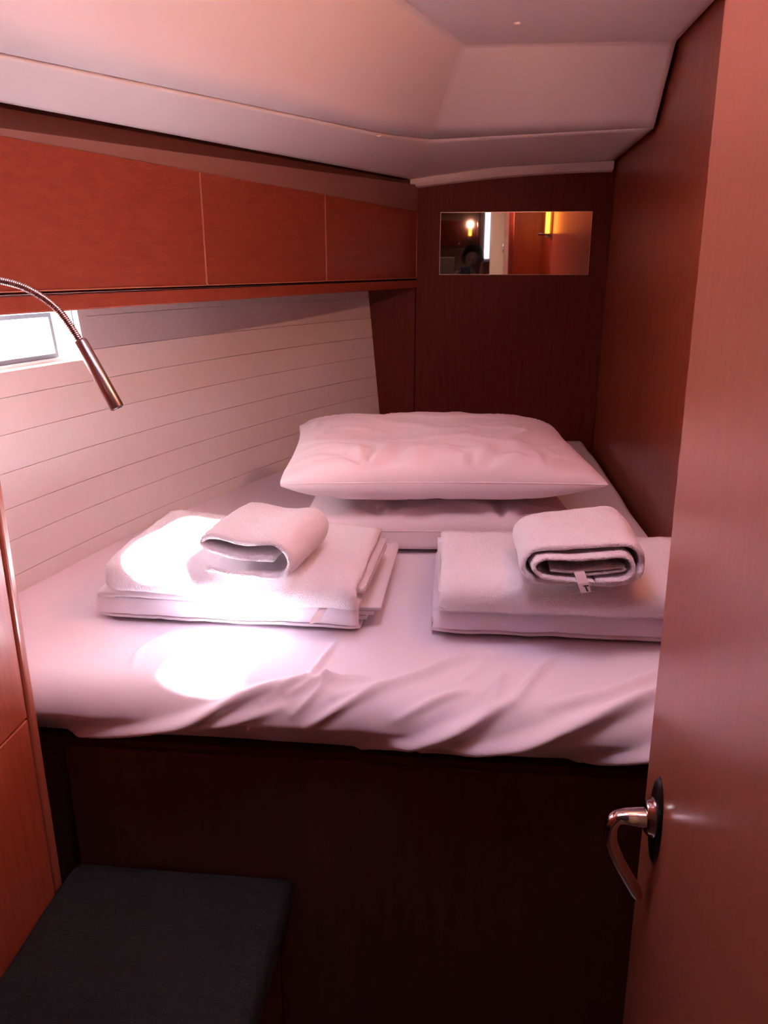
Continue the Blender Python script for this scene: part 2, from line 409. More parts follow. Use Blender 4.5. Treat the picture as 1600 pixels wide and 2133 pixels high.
def rect_ring(name, x0, x1, y0, y1, wd_, z0, z1, mat, parent):
    return [box(name, lo, hi, mat, parent, bevel=0.002) for lo, hi in (((x0, y0, z0), (x1, y0 + wd_, z1)), ((x0, y1 - wd_, z0), (x1, y1, z1)), ((x0, y0 + wd_, z0), (x0 + wd_, y1 - wd_, z1)), ((x1 - wd_, y0 + wd_, z0), (x1, y1 - wd_, z1)))]
rect_ring('coaming', HX0, HX1, HY0, HY1, 0.018, 2.022, 2.125, 'reveal', w3)
rect_ring('trim_board', HX0 - 0.085, HX1 + 0.085, HY0 - 0.085, HY1 + 0.085, 0.086, 2.022, 2.036, 'liner', w3)
mesh('pane', [(HX0 + 0.001, HY0 + 0.001, 2.1262), (HX1 - 0.001, HY0 + 0.001, 2.1262), (HX1 - 0.001, HY1 - 0.001, 2.1262), (HX0 + 0.001, HY1 - 0.001, 2.1262)], [(0, 1, 2, 3)], 'frosted', w3)
# ------------------------------------------------------------------ overhead lockers
def lp(y, d, z):   # point d in front of the locker plan line
    n = Vector((0.9563, -0.2924, 0))
    return Vector((lockx(y), y, z)) + n * d
def lslab(name, y0, y1, z0, z1, d0, d1, mat, parent, bevel=0.0, z1b=None):
    z1b = z1 if z1b is None else z1b
    v = [lp(y0, d0, z0), lp(y1, d0, z0), lp(y1, d1, z0), lp(y0, d1, z0), lp(y0, d0, z1), lp(y1, d0, z1b), lp(y1, d1, z1b), lp(y0, d1, z1)]
    fcs = [(0, 3, 2, 1), (4, 5, 6, 7), (0, 1, 5, 4), (1, 2, 6, 5), (2, 3, 7, 6), (3, 0, 4, 7)]
    return mesh(name, v, fcs, mat, parent, bevel=bevel)
seams = [1.035, 1.758, 2.324, 3.035]
names = ['wooden overhead locker nearest the reading lamp, longest of the three', 'wooden overhead locker between two door seams, middle of the three', 'dark wooden overhead locker against the mirror wall, farthest of the three']
for i in range(3):
    y0, y1 = seams[i], seams[i + 1]
    t = thing('overhead_locker', names[i], 'locker', (0, 0, 0), group='overhead lockers above the hull window')
    # carcass reaches back to the hull side
    pts = [lp(y0 + 0.001, -0.016, 0), lp(y1 - 0.001, -0.016, 0)]
    back = [(hullx(y1, 1.5) + 0.03, y1 - 0.001), (hullx(y0, 1.5) + 0.03, y0 + 0.001)]
    b1 = max(back[0][0], -9); 
    poly = [(pts[0].x, pts[0].y), (pts[1].x, pts[1].y), (min(back[0][0], pts[1].x - 0.05), back[0][1]), (min(back[1][0], pts[0].x - 0.05), back[1][1])]
    prism('body', poly, 1.458, 1.695, 'recess', t)
    d = lslab('door', y0 + (0.0025 if i else 0.0), y1 - 0.0035, 1.4635, 1.695, -0.016, 0.0, 'woodx', t, bevel=0.0012)
    lslab('edge_band', y1 - 0.0034, y1 - 0.0004, 1.4635, 1.694, -0.006, 0.0014, 'band', d)
    lslab('edge_band', y0 + 0.003, y1 - 0.003, 1.4612, 1.4634, -0.006, 0.0010, 'band', d)
rail = struct(lslab('trim_4', 1.035, 3.045, 1.427, 1.455, -0.05, 0.004, 'woodx', None, bevel=0.003), 'wooden rail under the overhead lockers')
struct(lslab('trim_5', 1.035, 3.045, 1.6955, 1.6965, -0.018, -0.002, 'fascia', None, z1b=1.785), 'tapered pale fascia above the locker doors')
struct(lslab('trim_6', 0.36, 3.045, 1.696, 1.80, -0.05, -0.019, 'recess', None), 'dark brown board standing for the shadow gap between lockers and ceiling')  # shade of the gap put into the board's brown colour
# bottom boards of the lockers
prism('locker_bottom', [(lockx(1.035) - 0.05, 1.05), (lockx(3.04) - 0.05, 3.04), (hullx(3.04, 1.45) - 0.0, 3.04), (hullx(2.0, 1.45), 2.0), (hullx(1.05, 1.45), 1.05)], 1.4555, 1.4578, 'woodx', rail)

# ------------------------------------------------------------------ wardrobe on the left
wd = thing('wardrobe', 'tall glossy wooden wardrobe at the left edge beside the berth', 'wardrobe', (-0.82, 0.68, 0))
box('body', (-0.15, -0.345, 0.0), (0.144, 0.328, 2.06), 'wood', wd)
box('door', (0.145, -0.335, 0.832), (0.162, 0.318, 2.03), 'wood', wd, bevel=0.0015)
box('door', (0.145, -0.335, 0.06), (0.162, 0.318, 0.828), 'wood', wd, bevel=0.0015)
box('edge_post', (0.10, 0.329, 0.0), (0.160, 0.349, 2.06), 'doorwood', wd, bevel=0.006, segs=3)

# ------------------------------------------------------------------ berth
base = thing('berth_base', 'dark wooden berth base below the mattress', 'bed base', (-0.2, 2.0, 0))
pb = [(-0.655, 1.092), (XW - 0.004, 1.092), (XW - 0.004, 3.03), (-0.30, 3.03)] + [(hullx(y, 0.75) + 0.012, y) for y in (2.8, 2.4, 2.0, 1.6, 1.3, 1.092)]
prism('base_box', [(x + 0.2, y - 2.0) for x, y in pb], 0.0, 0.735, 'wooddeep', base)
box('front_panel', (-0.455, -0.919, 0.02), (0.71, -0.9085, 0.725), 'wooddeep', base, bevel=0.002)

# mattress in a fitted sheet, with the folds pulled across its front edge
FOLDS = [  # (x, s) polyline; amp; width
 ([(-0.144, .986), (.013, 1.054), (.088, 1.099)], .010, .012),
 ([(-.048, .993), (.09, 1.031), (.22, 1.082), (.309, 1.125), (.42, 1.19)], .012, .013),
 ([(.2, .987), (.309, 1.03), (.42, 1.07)], .012, .013),
 ([(-.183, 1.094), (-.104, 1.125), (-.046, 1.16), (.032, 1.225), (.10, 1.25)], .007, .010),
 ([(-.237, 1.125), (-.225, 1.18), (-.211, 1.246)], .004, .005),
 ([(-.262, 1.093), (-.205, 1.125), (-.146, 1.141)], .006, .007),
 ([(.096, 1.1), (.114, 1.131), (.157, 1.21), (.195, 1.25)], .005, .007),
 ([(.046, 1.11), (.088, 1.17)], .004, .006),
 ([(-.531, 1.125), (-.547, 1.192), (-.52, 1.26)], .003, .005),
 ([(-.66, .985), (-.608, .992), (-.429, 1.039), (-.325, 1.088), (-.237, 1.125)], .012, .011),
 ([(.153, 1.098), (.23, 1.125), (.337, 1.19), (.42, 1.22)], .006, .011),
 ([(-.232, 1.04), (-.169, 1.08), (-.108, 1.116)], .006, .008),
 ([(.33, 1.10), (.40, 1.16), (.45, 1.22)], .006, .012),
 ([(-.25, 1.06), (-.215, 1.10), (-.20, 1.15)], .005, .006),
 ([(-.30, 1.075), (-.25, 1.115), (-.19, 1.13)], .004, .006),
 ([(-.09, 1.06), (-.02, 1.10), (.03, 1.12)], .004, .008),
 ([(.00, 1.13), (.03, 1.16), (.05, 1.20)], .003, .005),
 ([(.06, 1.09), (.075, 1.14), (.085, 1.17)], .003, .005),
 ([(-.45, 1.02), (-.36, 1.04), (-.27, 1.07)], .005, .010),
 ([(-.10, 1.02), (.03, 1.02), (.14, 1.05)], .005, .010),
]
FD = []
for pts, a, wdt in FOLDS:
    pp = catmull([(p[0], p[1], 0) for p in pts], 6); L = len(pp) - 1
    FD.append((pp, a, wdt, min(p.x for p in pp) - .05, max(p.x for p in pp) + .05, min(p.y for p in pp) - .05, max(p.y for p in pp) + .05))
def fold_h(x, s):
    h = 0.0
    for pp, a, wdt, x0, x1, s0, s1 in FD:
        if not (x0 < x < x1 and s0 < s < s1): continue
        best = 1e9; bt = 0
        for i in range(len(pp) - 1):
            ax, ay = pp[i].x, pp[i].y; dx = pp[i + 1].x - ax; dy = pp[i + 1].y - ay
            l2 = dx * dx + dy * dy
            t = ((x - ax) * dx + (s - ay) * dy) / l2
            t = 0 if t < 0 else (1 if t > 1 else t)
            d = (x - ax - t * dx) ** 2 + (s - ay - t * dy) ** 2
            if d < best: best = d; bt = (i + t) / (len(pp) - 1)
        env = math.sin(math.pi * min(max(bt, 0.06), 0.94)) ** 0.6
        h += 1.9 * a * env * math.exp(-best / (wdt * wdt * 0.72))
    return h
S_rows = [1.125 - 0.0045 * i for i in range(0, 40)]        # front, 1.125 .. 0.95
S_top = [1.130 + 0.006 * i for i in range(30)] + [1.31 + 0.02 * i for i in range(86)]
rows = sorted([s for s in S_rows if s > 0.945] + [s for s in S_top if s < 3.02])
NX = 300
verts = []
RF = 0.055; AQ = RF * math.pi / 2
for s in rows:
    for i in range(NX + 1):
        u = i / NX
        # section of the mattress at this arc length
        if s >= 1.125: y, z, n = s, ZB, Vector((0, 0, 1))
        elif s >= 1.125 - AQ:
            a = (1.125 - s) / RF
            y = 1.125 - RF * math.sin(a); z = ZB - RF + RF * math.cos(a); n = Vector((0, -math.sin(a), math.cos(a)))
        elif s >= 0.978:
            q_ = (1.125 - AQ - s) / 0.061
            y, z, n = 1.07 + 0.042 * q_ ** 1.3, ZB - RF - (1.125 - AQ - s), Vector((0, -0.85, -0.5 * q_)).normalized()
        else: y, z, n = 1.112 + (0.978 - s) * 1.2, ZB - RF - (1.125 - AQ - 0.978) - (0.978 - s) * 0.3, Vector((0, -0.6, -0.8))
        if s < 1.3: y -= 0.02 * min(1.0, (1.3 - s) / 0.175)
        if s < 1.039: z += 0.010 * min(1.0, (1.039 - s) / 0.06)
        xl = hullx(max(y, 1.0), 0.87) + 0.004
        xr = XW - 0.010 - 0.012 * max(0.0, (y - 2.4)) 
        x = xl + (xr - xl) * u
        front = max(0.0, min(1.0, (1.32 - s) / 0.2))
        # soft sag of the front hem and bulge of the sides
        h = fold_h(x, s)
        h += 0.004 * front * noise.noise(Vector((x * 5.0 + s * 4, s * 9.0, 3.1)))
        h += 0.0022 * noise.noise(Vector((x * 7, s * 5, 9.0))) + 0.0010 * noise.noise(Vector((x * 22 + s * 12, s * 20, 5.0)))
        if x < -0.62 and s < 1.2: h *= max(0.0, 1 - (-0.62 - x) / 0.03)
        if s < 1.04: z -= 0.010 * (0.5 + noise.noise(Vector((x * 3.1, 1.7, 0)))) * (1.04 - s) / 0.09
        p = Vector((x, y, z)) + n * h
        # rounding against the hull side and the right wall
        er = max(0.0, 1 - (xr - x) / 0.045); el = max(0.0, 1 - (x - xl) / 0.03)
        wv = 0.012 * noise.noise(Vector((y * 4.0, 2.2, 0)))
        if s > 1.0:
            p.z -= 0.055 * er * er + 0.02 * el * el
            p.x += (wv - 0.004) * (1 if xr - x < 0.10 else 0) * max(0.0, 1 - (xr - x) / 0.10) * (0 if wv > 0.004 else 1)
        verts.append(p)
faces = []
W1 = NX + 1
for j in range(len(rows) - 1):
    for i in range(NX):
        faces.append((j * W1 + i, j * W1 + i + 1, (j + 1) * W1 + i + 1, (j + 1) * W1 + i))
# close underneath
nb = len(verts)
under = []
for s_i, j in ((0, 0), (1, len(rows) - 1)):
    for i in range(W1):
        p = verts[j * W1 + i]; under.append(Vector((p.x, p.y + (0.02 if j == 0 else 0), 0.737)))
verts += under
for i in range(NX):
    faces.append((nb + i, nb + i + 1, i + 1, i))
    k = (len(rows) - 1) * W1
    faces.append((k + i, k + i + 1, nb + W1 + i + 1, nb + W1 + i))
    faces.append((nb + i + 1, nb + i, nb + W1 + i, nb + W1 + i + 1))
mt = thing('mattress', 'mattress in a creased pinkish white fitted sheet filling the berth', 'mattress', (-0.1, 2.0, 0.737))
mesh('fitted_sheet', [(p[0] + 0.1, p[1] - 2.0, p[2] - 0.737) for p in verts], faces, 'sheet', mt, smooth=True)

# ------------------------------------------------------------------ pillows
def pillow(label, W, D, H, loc, rz, rx, ry, seed, wr, dent=None, pull=None, flat=False):
    n, m_ = 96, 72
    v = []; idx = {}
    root = thing('pillow', label, 'pillow', loc)
    root.rotation_euler = (rx, ry, rz)
    def surf(u, v_, sgn):
        eu = (1 - abs(u) ** 2.6) if u > 0 else (1 - 0.93 * abs(u) ** 3.2)
        ev = (1 - abs(v_) ** 3.0)
        hh = H * (max(eu, 0) ** 0.42) * (max(ev, 0) ** 0.40)
        x = W / 2 * u * (1 - 0.05 * (1 - v_ * v_) * abs(u) ** 3); y = D / 2 * v_ * (1 - 0.05 * (1 - u * u) * abs(v_) ** 3)
        q = Vector((x * 6 + seed, y * 7, sgn * 2 + seed))
        k = min(1.0, max(eu, 0) * 3) * min(1.0, max(ev, 0) * 3)
        z = sgn * hh
        z += wr * 0.008 * noise.noise(q) * k
        rg = 1 - abs(noise.noise(Vector((x * 5 + y * 7 + seed, y * 11 - x * 4, seed + sgn))))
        z += wr * 0.006 * (max(0, rg - 0.8) / 0.2) ** 2 * k
        if v_ < 0 and sgn > 0:     # short pulls along the front seam
            z += wr * 0.0035 * (-v_) ** 3 * math.sin(x * 70 + 12 * noise.noise(Vector((x * 4, y * 3, seed)))) * k * sgn
        if flat and sgn < 0: z = max(z, -H) if ev > 0.02 else z; z = -H * min(1.0, max(ev, 0) ** 0.12 * max(eu, 0) ** 0.25)
        if dent and sgn > 0:
            d2 = ((x - dent[0]) / dent[2]) ** 2 + ((y - dent[1]) / dent[3]) ** 2
            z -= dent[4] * math.exp(-d2)
        if pull and sgn > 0:       # folds radiating from a pinched point
            for (px_, py_, am, ph_) in pull:
                dx, dy = x - px_, y - py_; rr_ = math.hypot(dx, dy); th_ = math.atan2(dy, dx)
                z += am * sgn * math.sin(6 * th_ + ph_ + 1.5 * math.sin(rr_ * 30)) * math.exp(-(rr_ / 0.10) ** 2) * min(1, rr_ / 0.025) * k
        return Vector((x, y, z))
    fcs = []
    def key_of(i, j, sgn):
        return (i, j, 0 if (i == n or j in (0, m_)) else sgn)
    for sgn in (1, -1):
        for j in range(m_ + 1):
            for i in range(n + 1):
                u = math.sin((-1 + 2 * i / n) * math.pi / 2); w_ = math.sin((-1 + 2 * j / m_) * math.pi / 2)
                key = key_of(i, j, sgn)
                if key not in idx:
                    idx[key] = len(v); v.append(surf(u, w_, sgn if key[2] else 1))
        for j in range(m_):
            for i in range(n):
                g = [idx[key_of(a, b_, sgn)] for a, b_ in ((i, j), (i + 1, j), (i + 1, j + 1), (i, j + 1))]
                fcs.append(tuple(g) if sgn > 0 else tuple(reversed(g)))
    for j in range(m_):          # blunt, tucked end
        g = [idx[key_of(0, j, 1)], idx[key_of(0, j + 1, 1)], idx[key_of(0, j + 1, -1)], idx[key_of(0, j, -1)]]
        g = list(dict.fromkeys(g))
        if len(g) > 2: fcs.append(tuple(g))
    pc = mesh('pillowcase', v, fcs, 'pillow', root, smooth=True)
    e = [surf(math.sin((-1 + 2 * i / n) * math.pi / 2), -1, 1) for i in range(n + 1)]
    tube('seam', e, 0.0016, 'pillow', pc, seg=6)
    return root
pillow('white pillow lying flat under the other pillow', 0.66, 0.52, 0.060, (-0.055, 1.945, 0.9205), R(4), 0, 0, 4.0, 1.0, pull=[(0.14, -0.25, 0.008, 0.4), (-0.12, -0.25, 0.006, 2.0)], flat=True)
pillow('plump white pillow on top, dented at the left, pointed right corner', 0.72, 0.52, 0.072, (-0.062, 1.905, 1.056), R(7), R(2.0), R(0.5), 11.0, 1.0, dent=(-0.10, -0.04, 0.12, 0.09, 0.022), pull=[(-0.17, -0.245, 0.011, 1.1), (0.06, -0.255, 0.007, 0.3), (0.22, -0.25, 0.005, 2.2)])

# ------------------------------------------------------------------ folded linen
def ribbon_mesh(path, t, ext, name, mat, parent, plane, K=26, amp=0.002, seed=0.0, shift=None, dens=4):
    """a strip of cloth folded along path (a,b), t thick, carried along ext=(w0,w1); plane 'yz' or 'xz'"""
    P = catmull([(p[0], p[1], 0) for p in path], dens)
    n = len(P); Lf = []; Rt = []
    for i in range(n):
        tg = (P[min(i + 1, n - 1)] - P[max(i - 1, 0)]).normalized(); nm = Vector((-tg.y, tg.x, 0))
        Lf.append(P[i] + nm * t / 2); Rt.append(P[i] - nm * t / 2)
    cap0 = P[0] - (P[1] - P[0]).normalized() * t * 0.4; cap1 = P[-1] + (P[-1] - P[-2]).normalized() * t * 0.4
    v = []; f = []
    loop_n = 2 * n + 2
    for k in range(K + 1):
        w_ = ext[0] + (ext[1] - ext[0]) * k / K
        e = min(k, K - k); tf = (0.55, 0.88, 1.0)[min(e, 2)]
        loop = [P[i] + (Lf[i] - P[i]) * tf for i in range(n)] + [cap1] + [P[i] + (Rt[i] - P[i]) * tf for i in range(n - 1, -1, -1)] + [cap0]
        for q in loop:
            a, b_ = q.x, q.y
            d = amp * noise.noise(Vector((a * 14 + seed, b_ * 14, w_ * 14)))
            d2 = amp * 0.5 * noise.noise(Vector((a * 60, b_ * 60 + seed, w_ * 60)))
            ws = w_ + amp * 1.5 * noise.noise(Vector((a * 9, b_ * 50 + seed, 0.0)))
            if shift: sa, sb = shift(w_, a, b_)
            else: sa, sb = 0, 0
            bb = max(b_ + d + d2 + sb, 0.0005)
            if plane == 'yz': v.append((ws, a + d + sa, bb))
            else: v.append((a + d + sa, ws, bb))
    for k in range(K):
        for i in range(loop_n):
            f.append((k * loop_n + i, k * loop_n + (i + 1) % loop_n, (k + 1) * loop_n + (i + 1) % loop_n, (k + 1) * loop_n + i))
    for k in (0, K):
        o_ = k * loop_n
        for i in range(n - 1): f.append((o_ + i, o_ + i + 1, o_ + 2 * n - 1 - i, o_ + 2 * n - i))
        f.append((o_ + n - 1, o_ + n, o_ + n + 1)); f.append((o_ + 2 * n, o_ + 2 * n + 1, o_))
    return mesh(name, v, f, mat, parent, smooth=True)
def flat_spiral(y0, y1, z0, z1, pitch):
    """outer ply on top starts at the back, folds round the front, then winds inwards"""
    p = [(y1, z1)]
    while True:
        hgt = z1 - z0
        if hgt < pitch * 0.8: break
        r = hgt / 2
        p += [(y1 - (y1 - y0) * 0.3, z1), (y0 + (y1 - y0) * 0.4, z1), (y0 + r + 0.012, z1), (y0 + r * 0.45, z1 - r * 0.18), (y0, z0 + r), (y0 + r * 0.45, z0 + r * 0.18), (y0 + r + 0.012, z0), (y0 + (y1 - y0) * 0.4, z0), (y1 - (y1 - y0) * 0.3, z0)]
        z1 -= pitch; y0 += pitch
        if z1 - z0 < pitch * 0.8:
            p.append((y1, z0)); break
        hgt = z1 - z0; r = hgt / 2; y1 -= 0.002
        p += [(y1 - r - 0.01, z0), (y1 - r * 0.4, z0 + r * 0.18), (y1, z0 + r), (y1 - r * 0.4, z1 - r * 0.18), (y1 - r - 0.01, z1)]
        z0 += pitch
        if z1 - z0 < pitch * 0.8:
            p += [(y0 + 0.06, z1)]; break
    return p
def sheet_stack(label, loc, rz, W, D, H, seed):
    t = thing('folded_sheet', label, 'bed linen', loc, rz, 'folded bed sheets under the towels')
    tt = 0.0082
    # outer ply folded round the front, looser plies inside
    ribbon_mesh([(D, H - tt / 2), (D * .6, H - tt / 2), (0.03, H - tt / 2 - .002), (0.010, H - .016), (0.002, H * .5), (0.006, .012), (0.022, tt / 2 + .001), (D * .5, tt / 2), (D, tt / 2)], tt, (-W / 2, W / 2), 'outer_fold', 'sheet', t, 'yz', amp=0.0025, seed=seed, K=34)
    n = 3
    for k in range(n):
        zc = 0.0135 + (H - 0.027) * (k + 0.5) / n; r = (H - 0.027) / n / 2 - 0.0005
        ribbon_mesh([(D - .004 * k, zc + r * .6), (D * .5, zc + r * .6), (0.035, zc + r * .6), (0.024, zc), (0.035, zc - r * .6), (D * .5, zc - r * .6), (D - .003 * k, zc - r * .6)], r * 1.0, (-W / 2 - 0.004 + 0.003 * k, W / 2 + 0.012 + 0.013 * k), 'inner_fold', 'sheet', t, 'yz', amp=0.0012, seed=seed + k, K=20)
    return t
def bath_towel(label, loc, rz, W, D, H, seed, shift=None):
    t = thing('bath_towel', label, 'towel', loc, rz, 'folded bath towels')
    tt = 0.0175
    z1 = H - tt / 2
    ribbon_mesh([(D, z1), (D * .6, z1 + .001), (0.05, z1 - .001), (0.018, z1 - .008), (0.004, H * .52), (0.010, tt * .75), (0.04, tt / 2 + .001), (D * .5, tt / 2), (D, tt / 2)], tt, (-W / 2, W / 2), 'outer_fold', 'terry', t, 'yz', amp=0.0035, seed=seed, K=40, shift=shift, dens=6)
    zc = H / 2; r = max(0.004, (H - 2 * tt) / 2 - 0.001)
    ribbon_mesh([(D - .01, zc + r * .5), (D * .5, zc + r * .5), (0.05, zc + r * .4), (0.036, zc), (0.05, zc - r * .4), (D * .5, zc - r * .5), (D - .01, zc - r * .5)], r * .95, (-W / 2 - .004, W / 2 + .010), 'inner_fold', 'terry', t, 'yz', amp=0.002, seed=seed + 3, K=24, shift=shift)
    return t
sheet_stack('folded white sheet under the towels near the reading lamp, corners loose at one end', (-0.425, 1.285, ZB + 0.004), R(-1.0), 0.50, 0.375, 0.058, 1.3)
sheet_stack('folded white sheet under the towels beside the open door', (0.205, 1.285, ZB + 0.004), R(0.5), 0.49, 0.37, 0.060, 6.1)
zt1 = ZB + 0.065
lb = bath_towel('thick white bath towel in bright sun under the left small towel', (-0.405, 1.245, zt1), R(-3.0), 0.47, 0.30, 0.062, 2.2,
           shift=lambda w_, a, b_: (0.02 * math.sin((w_ + 0.24) * 3.2) * -1 + 0.01, 0.010 * math.exp(-((w_ + 0.20) / 0.10) ** 2) * (b_ / 0.062)))
rb = bath_towel('thick white bath towel under the right small towel, partly hidden by the door', (0.205, 1.24, zt1 + 0.002), R(1.0), 0.465, 0.26, 0.064, 8.4)
# cloth care labels
def care_label(parent, pts_, wdt, ddir):
    v = []
    for p in pts_:
        v += [Vector(p) - Vector(ddir) * wdt / 2, Vector(p) + Vector(ddir) * wdt / 2]
    f = [(2 * i, 2 * i + 1, 2 * i + 3, 2 * i + 2) for i in range(len(pts_) - 1)]
    o = mesh('care_label', v, f, 'tag', parent, recalc=False)
    o.modifiers.new('solid', 'SOLIDIFY').thickness = 0.0008
    return o
cl = care_label(lb, [(0.175, 0.03, -0.0005), (0.172, 0.000, 0.000), (0.167, -0.014, -0.006), (0.163, -0.020, -0.016)], 0.020, (0.95, 0, 0.3))
cl['label'] = 'white cloth care label'

zt2 = zt1 + 0.064
hl = thing('hand_towel', 'small folded white towel on the sunlit bath towel near the lamp', 'towel', (-0.350, 1.20, zt2 + 0.003), R(-9), 'small folded towels on top of the stacks')
hl.scale = (0.92, 0.90, 1.0)
th = 0.0125
ribbon_mesh([(-0.085, .010), (-.03, .008), (0.045, .0075), (0.068, .014), (0.080, .038), (0.070, .062), (0.048, .070), (0.0, .066), (-.05, .070), (-0.078, .071), (-.094, .060), (-.078, .048), (-.04, .041), (0.0, .038), (.045, .040)], th, (0.0, 0.215), 'folded_cloth', 'terry', hl, 'xz', amp=0.003, seed=3.3, K=26, dens=6,
            shift=lambda w_, a, b_: (0.0, 0.006 * math.sin(w_ * 14) * (b_ / 0.07)))
hr = thing('hand_towel', 'small loosely rolled white towel with a cloth label on the stack beside the door', 'towel', (0.203, 1.200, zt2 + 0.006), R(1), 'small folded towels on top of the stacks')
hr.scale = (0.90, 0.88, 0.90)
to = 0.0125
ribbon_mesh([(-.01, .0085), (-.06, .010), (-.088, .016), (-.104, .036), (-.098, .060), (-.075, .074), (-.02, .079), (.04, .085), (.080, .086), (.102, .070), (.107, .042), (.092, .018), (.06, .009), (.012, .0075)], to, (0.012, 0.205), 'outer_fold', 'terry', hr, 'xz', amp=0.003, seed=5.0, K=26, dens=6,
            shift=lambda w_, a, b_: (0.0, (0.012 * (w_ / 0.2) * (0.6 + a * 4)) * (b_ / 0.08)))
ribbon_mesh([(.02, .0205), (-.03, .0205), (-.065, .024), (-.086, .036), (-.084, .052), (-.066, .061), (-.01, .063), (.04, .068), (.070, .070), (.087, .056), (.089, .040), (.074, .026), (.04, .022), (.028, .0215)], 0.0095, (-0.006, 0.195), 'inner_fold', 'terry', hr, 'xz', amp=0.003, seed=7.7, K=26, dens=6)
ribbon_mesh([(-.055, .038), (-.02, .036), (.02, .042), (.068, .046), (.072, .040), (.03, .034), (.0, .031)], 0.006, (0.002, 0.19), 'inner_end', 'terry', hr, 'xz', amp=0.002, seed=9.7, K=16, dens=5)
cl = care_label(hr, [(-.006, 0.03, .040), (-.005, -0.006, .036), (0.0, -0.016, .022), (.006, -0.020, .006)], 0.018, (1, 0, 0.2))
cl['label'] = 'white cloth care label with a dark mark'
mesh('label_mark', [(-.001, -0.0192, .019), (.009, -0.0200, .021), (.010, -0.0204, .0185), (.003, -0.0204, .0165)], [(0, 1, 2, 3)], 'ink', cl)
mesh('label_mark', [(.003, -0.0204, .0165), (.006, -0.0205, .0170), (.010, -0.0215, .0095), (.007, -0.0212, .0085)], [(0, 1, 2, 3)], 'ink', cl)

# ------------------------------------------------------------------ corner seat
st = thing('corner_seat', 'low corner seat with a dark charcoal cushion in front of the berth', 'seat', (-0.46, 0.72, 0))
box('seat_base', (-0.185, -0.36, 0.0), (0.165, 0.352, 0.43), 'wooddeep', st, bevel=0.004)
# cushion: soft slab with crowned top
nx, ny = 26, 40
def cush(u, v_, sg):
    x = -0.196 + 0.390 * (u + 1) / 2; y = -0.36 + 0.716 * (v_ + 1) / 2
    e = max(0, 1 - abs(u) ** 30) ** 0.25 * max(0, 1 - abs(v_) ** 14) ** 0.35
    z = 0.4685 + sg * 0.036 * e + (0.006 * (1 - u * u) * (1 - v_ * v_) if sg > 0 else 0)
    if sg > 0: z += 0.002 * noise.noise(Vector((x * 9, y * 9, 1)))
    return (x, y, max(z, 0.4315))
v = []; idx = {}; f = []
for sg in (1, -1):
    for j in range(ny + 1):
        for i in range(nx + 1):
            ed = i in (0, nx) or j in (0, ny); key = (i, j, 0 if ed else sg)
            if key not in idx:
                idx[key] = len(v)
                v.append(cush(math.sin((-1 + 2 * i / nx) * math.pi / 2), math.sin((-1 + 2 * j / ny) * math.pi / 2), sg))
    for j in range(ny):
        for i in range(nx):
            g = [idx[(a, b_, 0 if (a in (0, nx) or b_ in (0, ny)) else sg)] for a, b_ in ((i, j), (i + 1, j), (i + 1, j + 1), (i, j + 1))]
            f.append(tuple(g) if sg > 0 else tuple(reversed(g)))
mesh('cushion', v, f, 'cushion', st, smooth=True)

# ------------------------------------------------------------------ mirror
mr = thing('wall_mirror', 'small rectangular mirror on the dark wooden bulkhead', 'mirror', (0.1755, YF, 1.474))
box('backing', (-0.2735, -0.005, -0.001), (0.2735, -0.0005, 0.219), 'mirroredge', mr, bevel=0.001)
box('mirror_glass', (-0.2710, -0.0062, 0.0012), (0.2710, -0.005, 0.2165), 'mirror', mr)

# ------------------------------------------------------------------ door, swung open
dr = struct(bpy.data.objects.new('door_1', None), 'open wooden cabin door with a chrome lever handle'); COL.objects.link(dr)
dr.location = (0.284, 0.33, 0); dr.rotation_euler = (0, R(-0.9), 0)
box('leaf', (0.0, 0.0, 0.03), (0.032, 0.62, 1.935), 'doorwood', dr, bevel=0.003)
box('edge_strip', (0.002, 0.6205, 0.032), (0.030, 0.6235, 1.933), 'wooddark', dr)
hd = bpy.data.objects.new('door_handle', None); COL.objects.link(hd); hd.parent = dr
hd.location = (0.0, 0.553, 0.808); hd['label'] = 'chrome lever handle hanging down from an oval plate'
lathe('escutcheon', [(0.001, -0.006), (0.018, -0.006), (0.0235, -0.0045), (0.026, -0.001), (0.026, 0.0)], 'darkmetal', hd, seg=36, axis='X', sx=1.0, sy=2.5)
lathe('collar', [(0.001, -0.016), (0.015, -0.016), (0.018, -0.013), (0.0185, -0.0085), (0.021, -0.0065), (0.021, -0.005)], 'chrome', hd, seg=30, axis='X', center=(0, 0, 0.004), sy=1.35)
stem = catmull([(-0.010, 0, 0.004), (-0.030, 0, 0.004), (-0.042, 0, 0.004), (-0.053, 0, 0.0), (-0.058, 0.000, -0.014), (-0.056, 0.002, -0.038), (-0.046, 0.004, -0.066), (-0.032, 0.006, -0.094), (-0.019, 0.008, -0.118), (-0.010, 0.009, -0.136)], 6)
rr = [0.0125 - 0.0035 * min(1, i / 14) for i in range(len(stem))]
for i in range(len(stem)):
    q = i / (len(stem) - 1)
    if q > 0.9: rr[i] *= max(0.35, 1 - ((q - 0.9) / 0.1) ** 2 * 0.6)
tube('lever', stem, rr, 'chrome', hd, seg=18, flat=(Vector((0, 1, 0)), 1.25))
for z in (0.35, 1.6):
    lathe('hinge', [(0.0065, 0), (0.0065, 0.07)], 'chrome', dr, seg=12, center=(-0.002, -0.004, z))

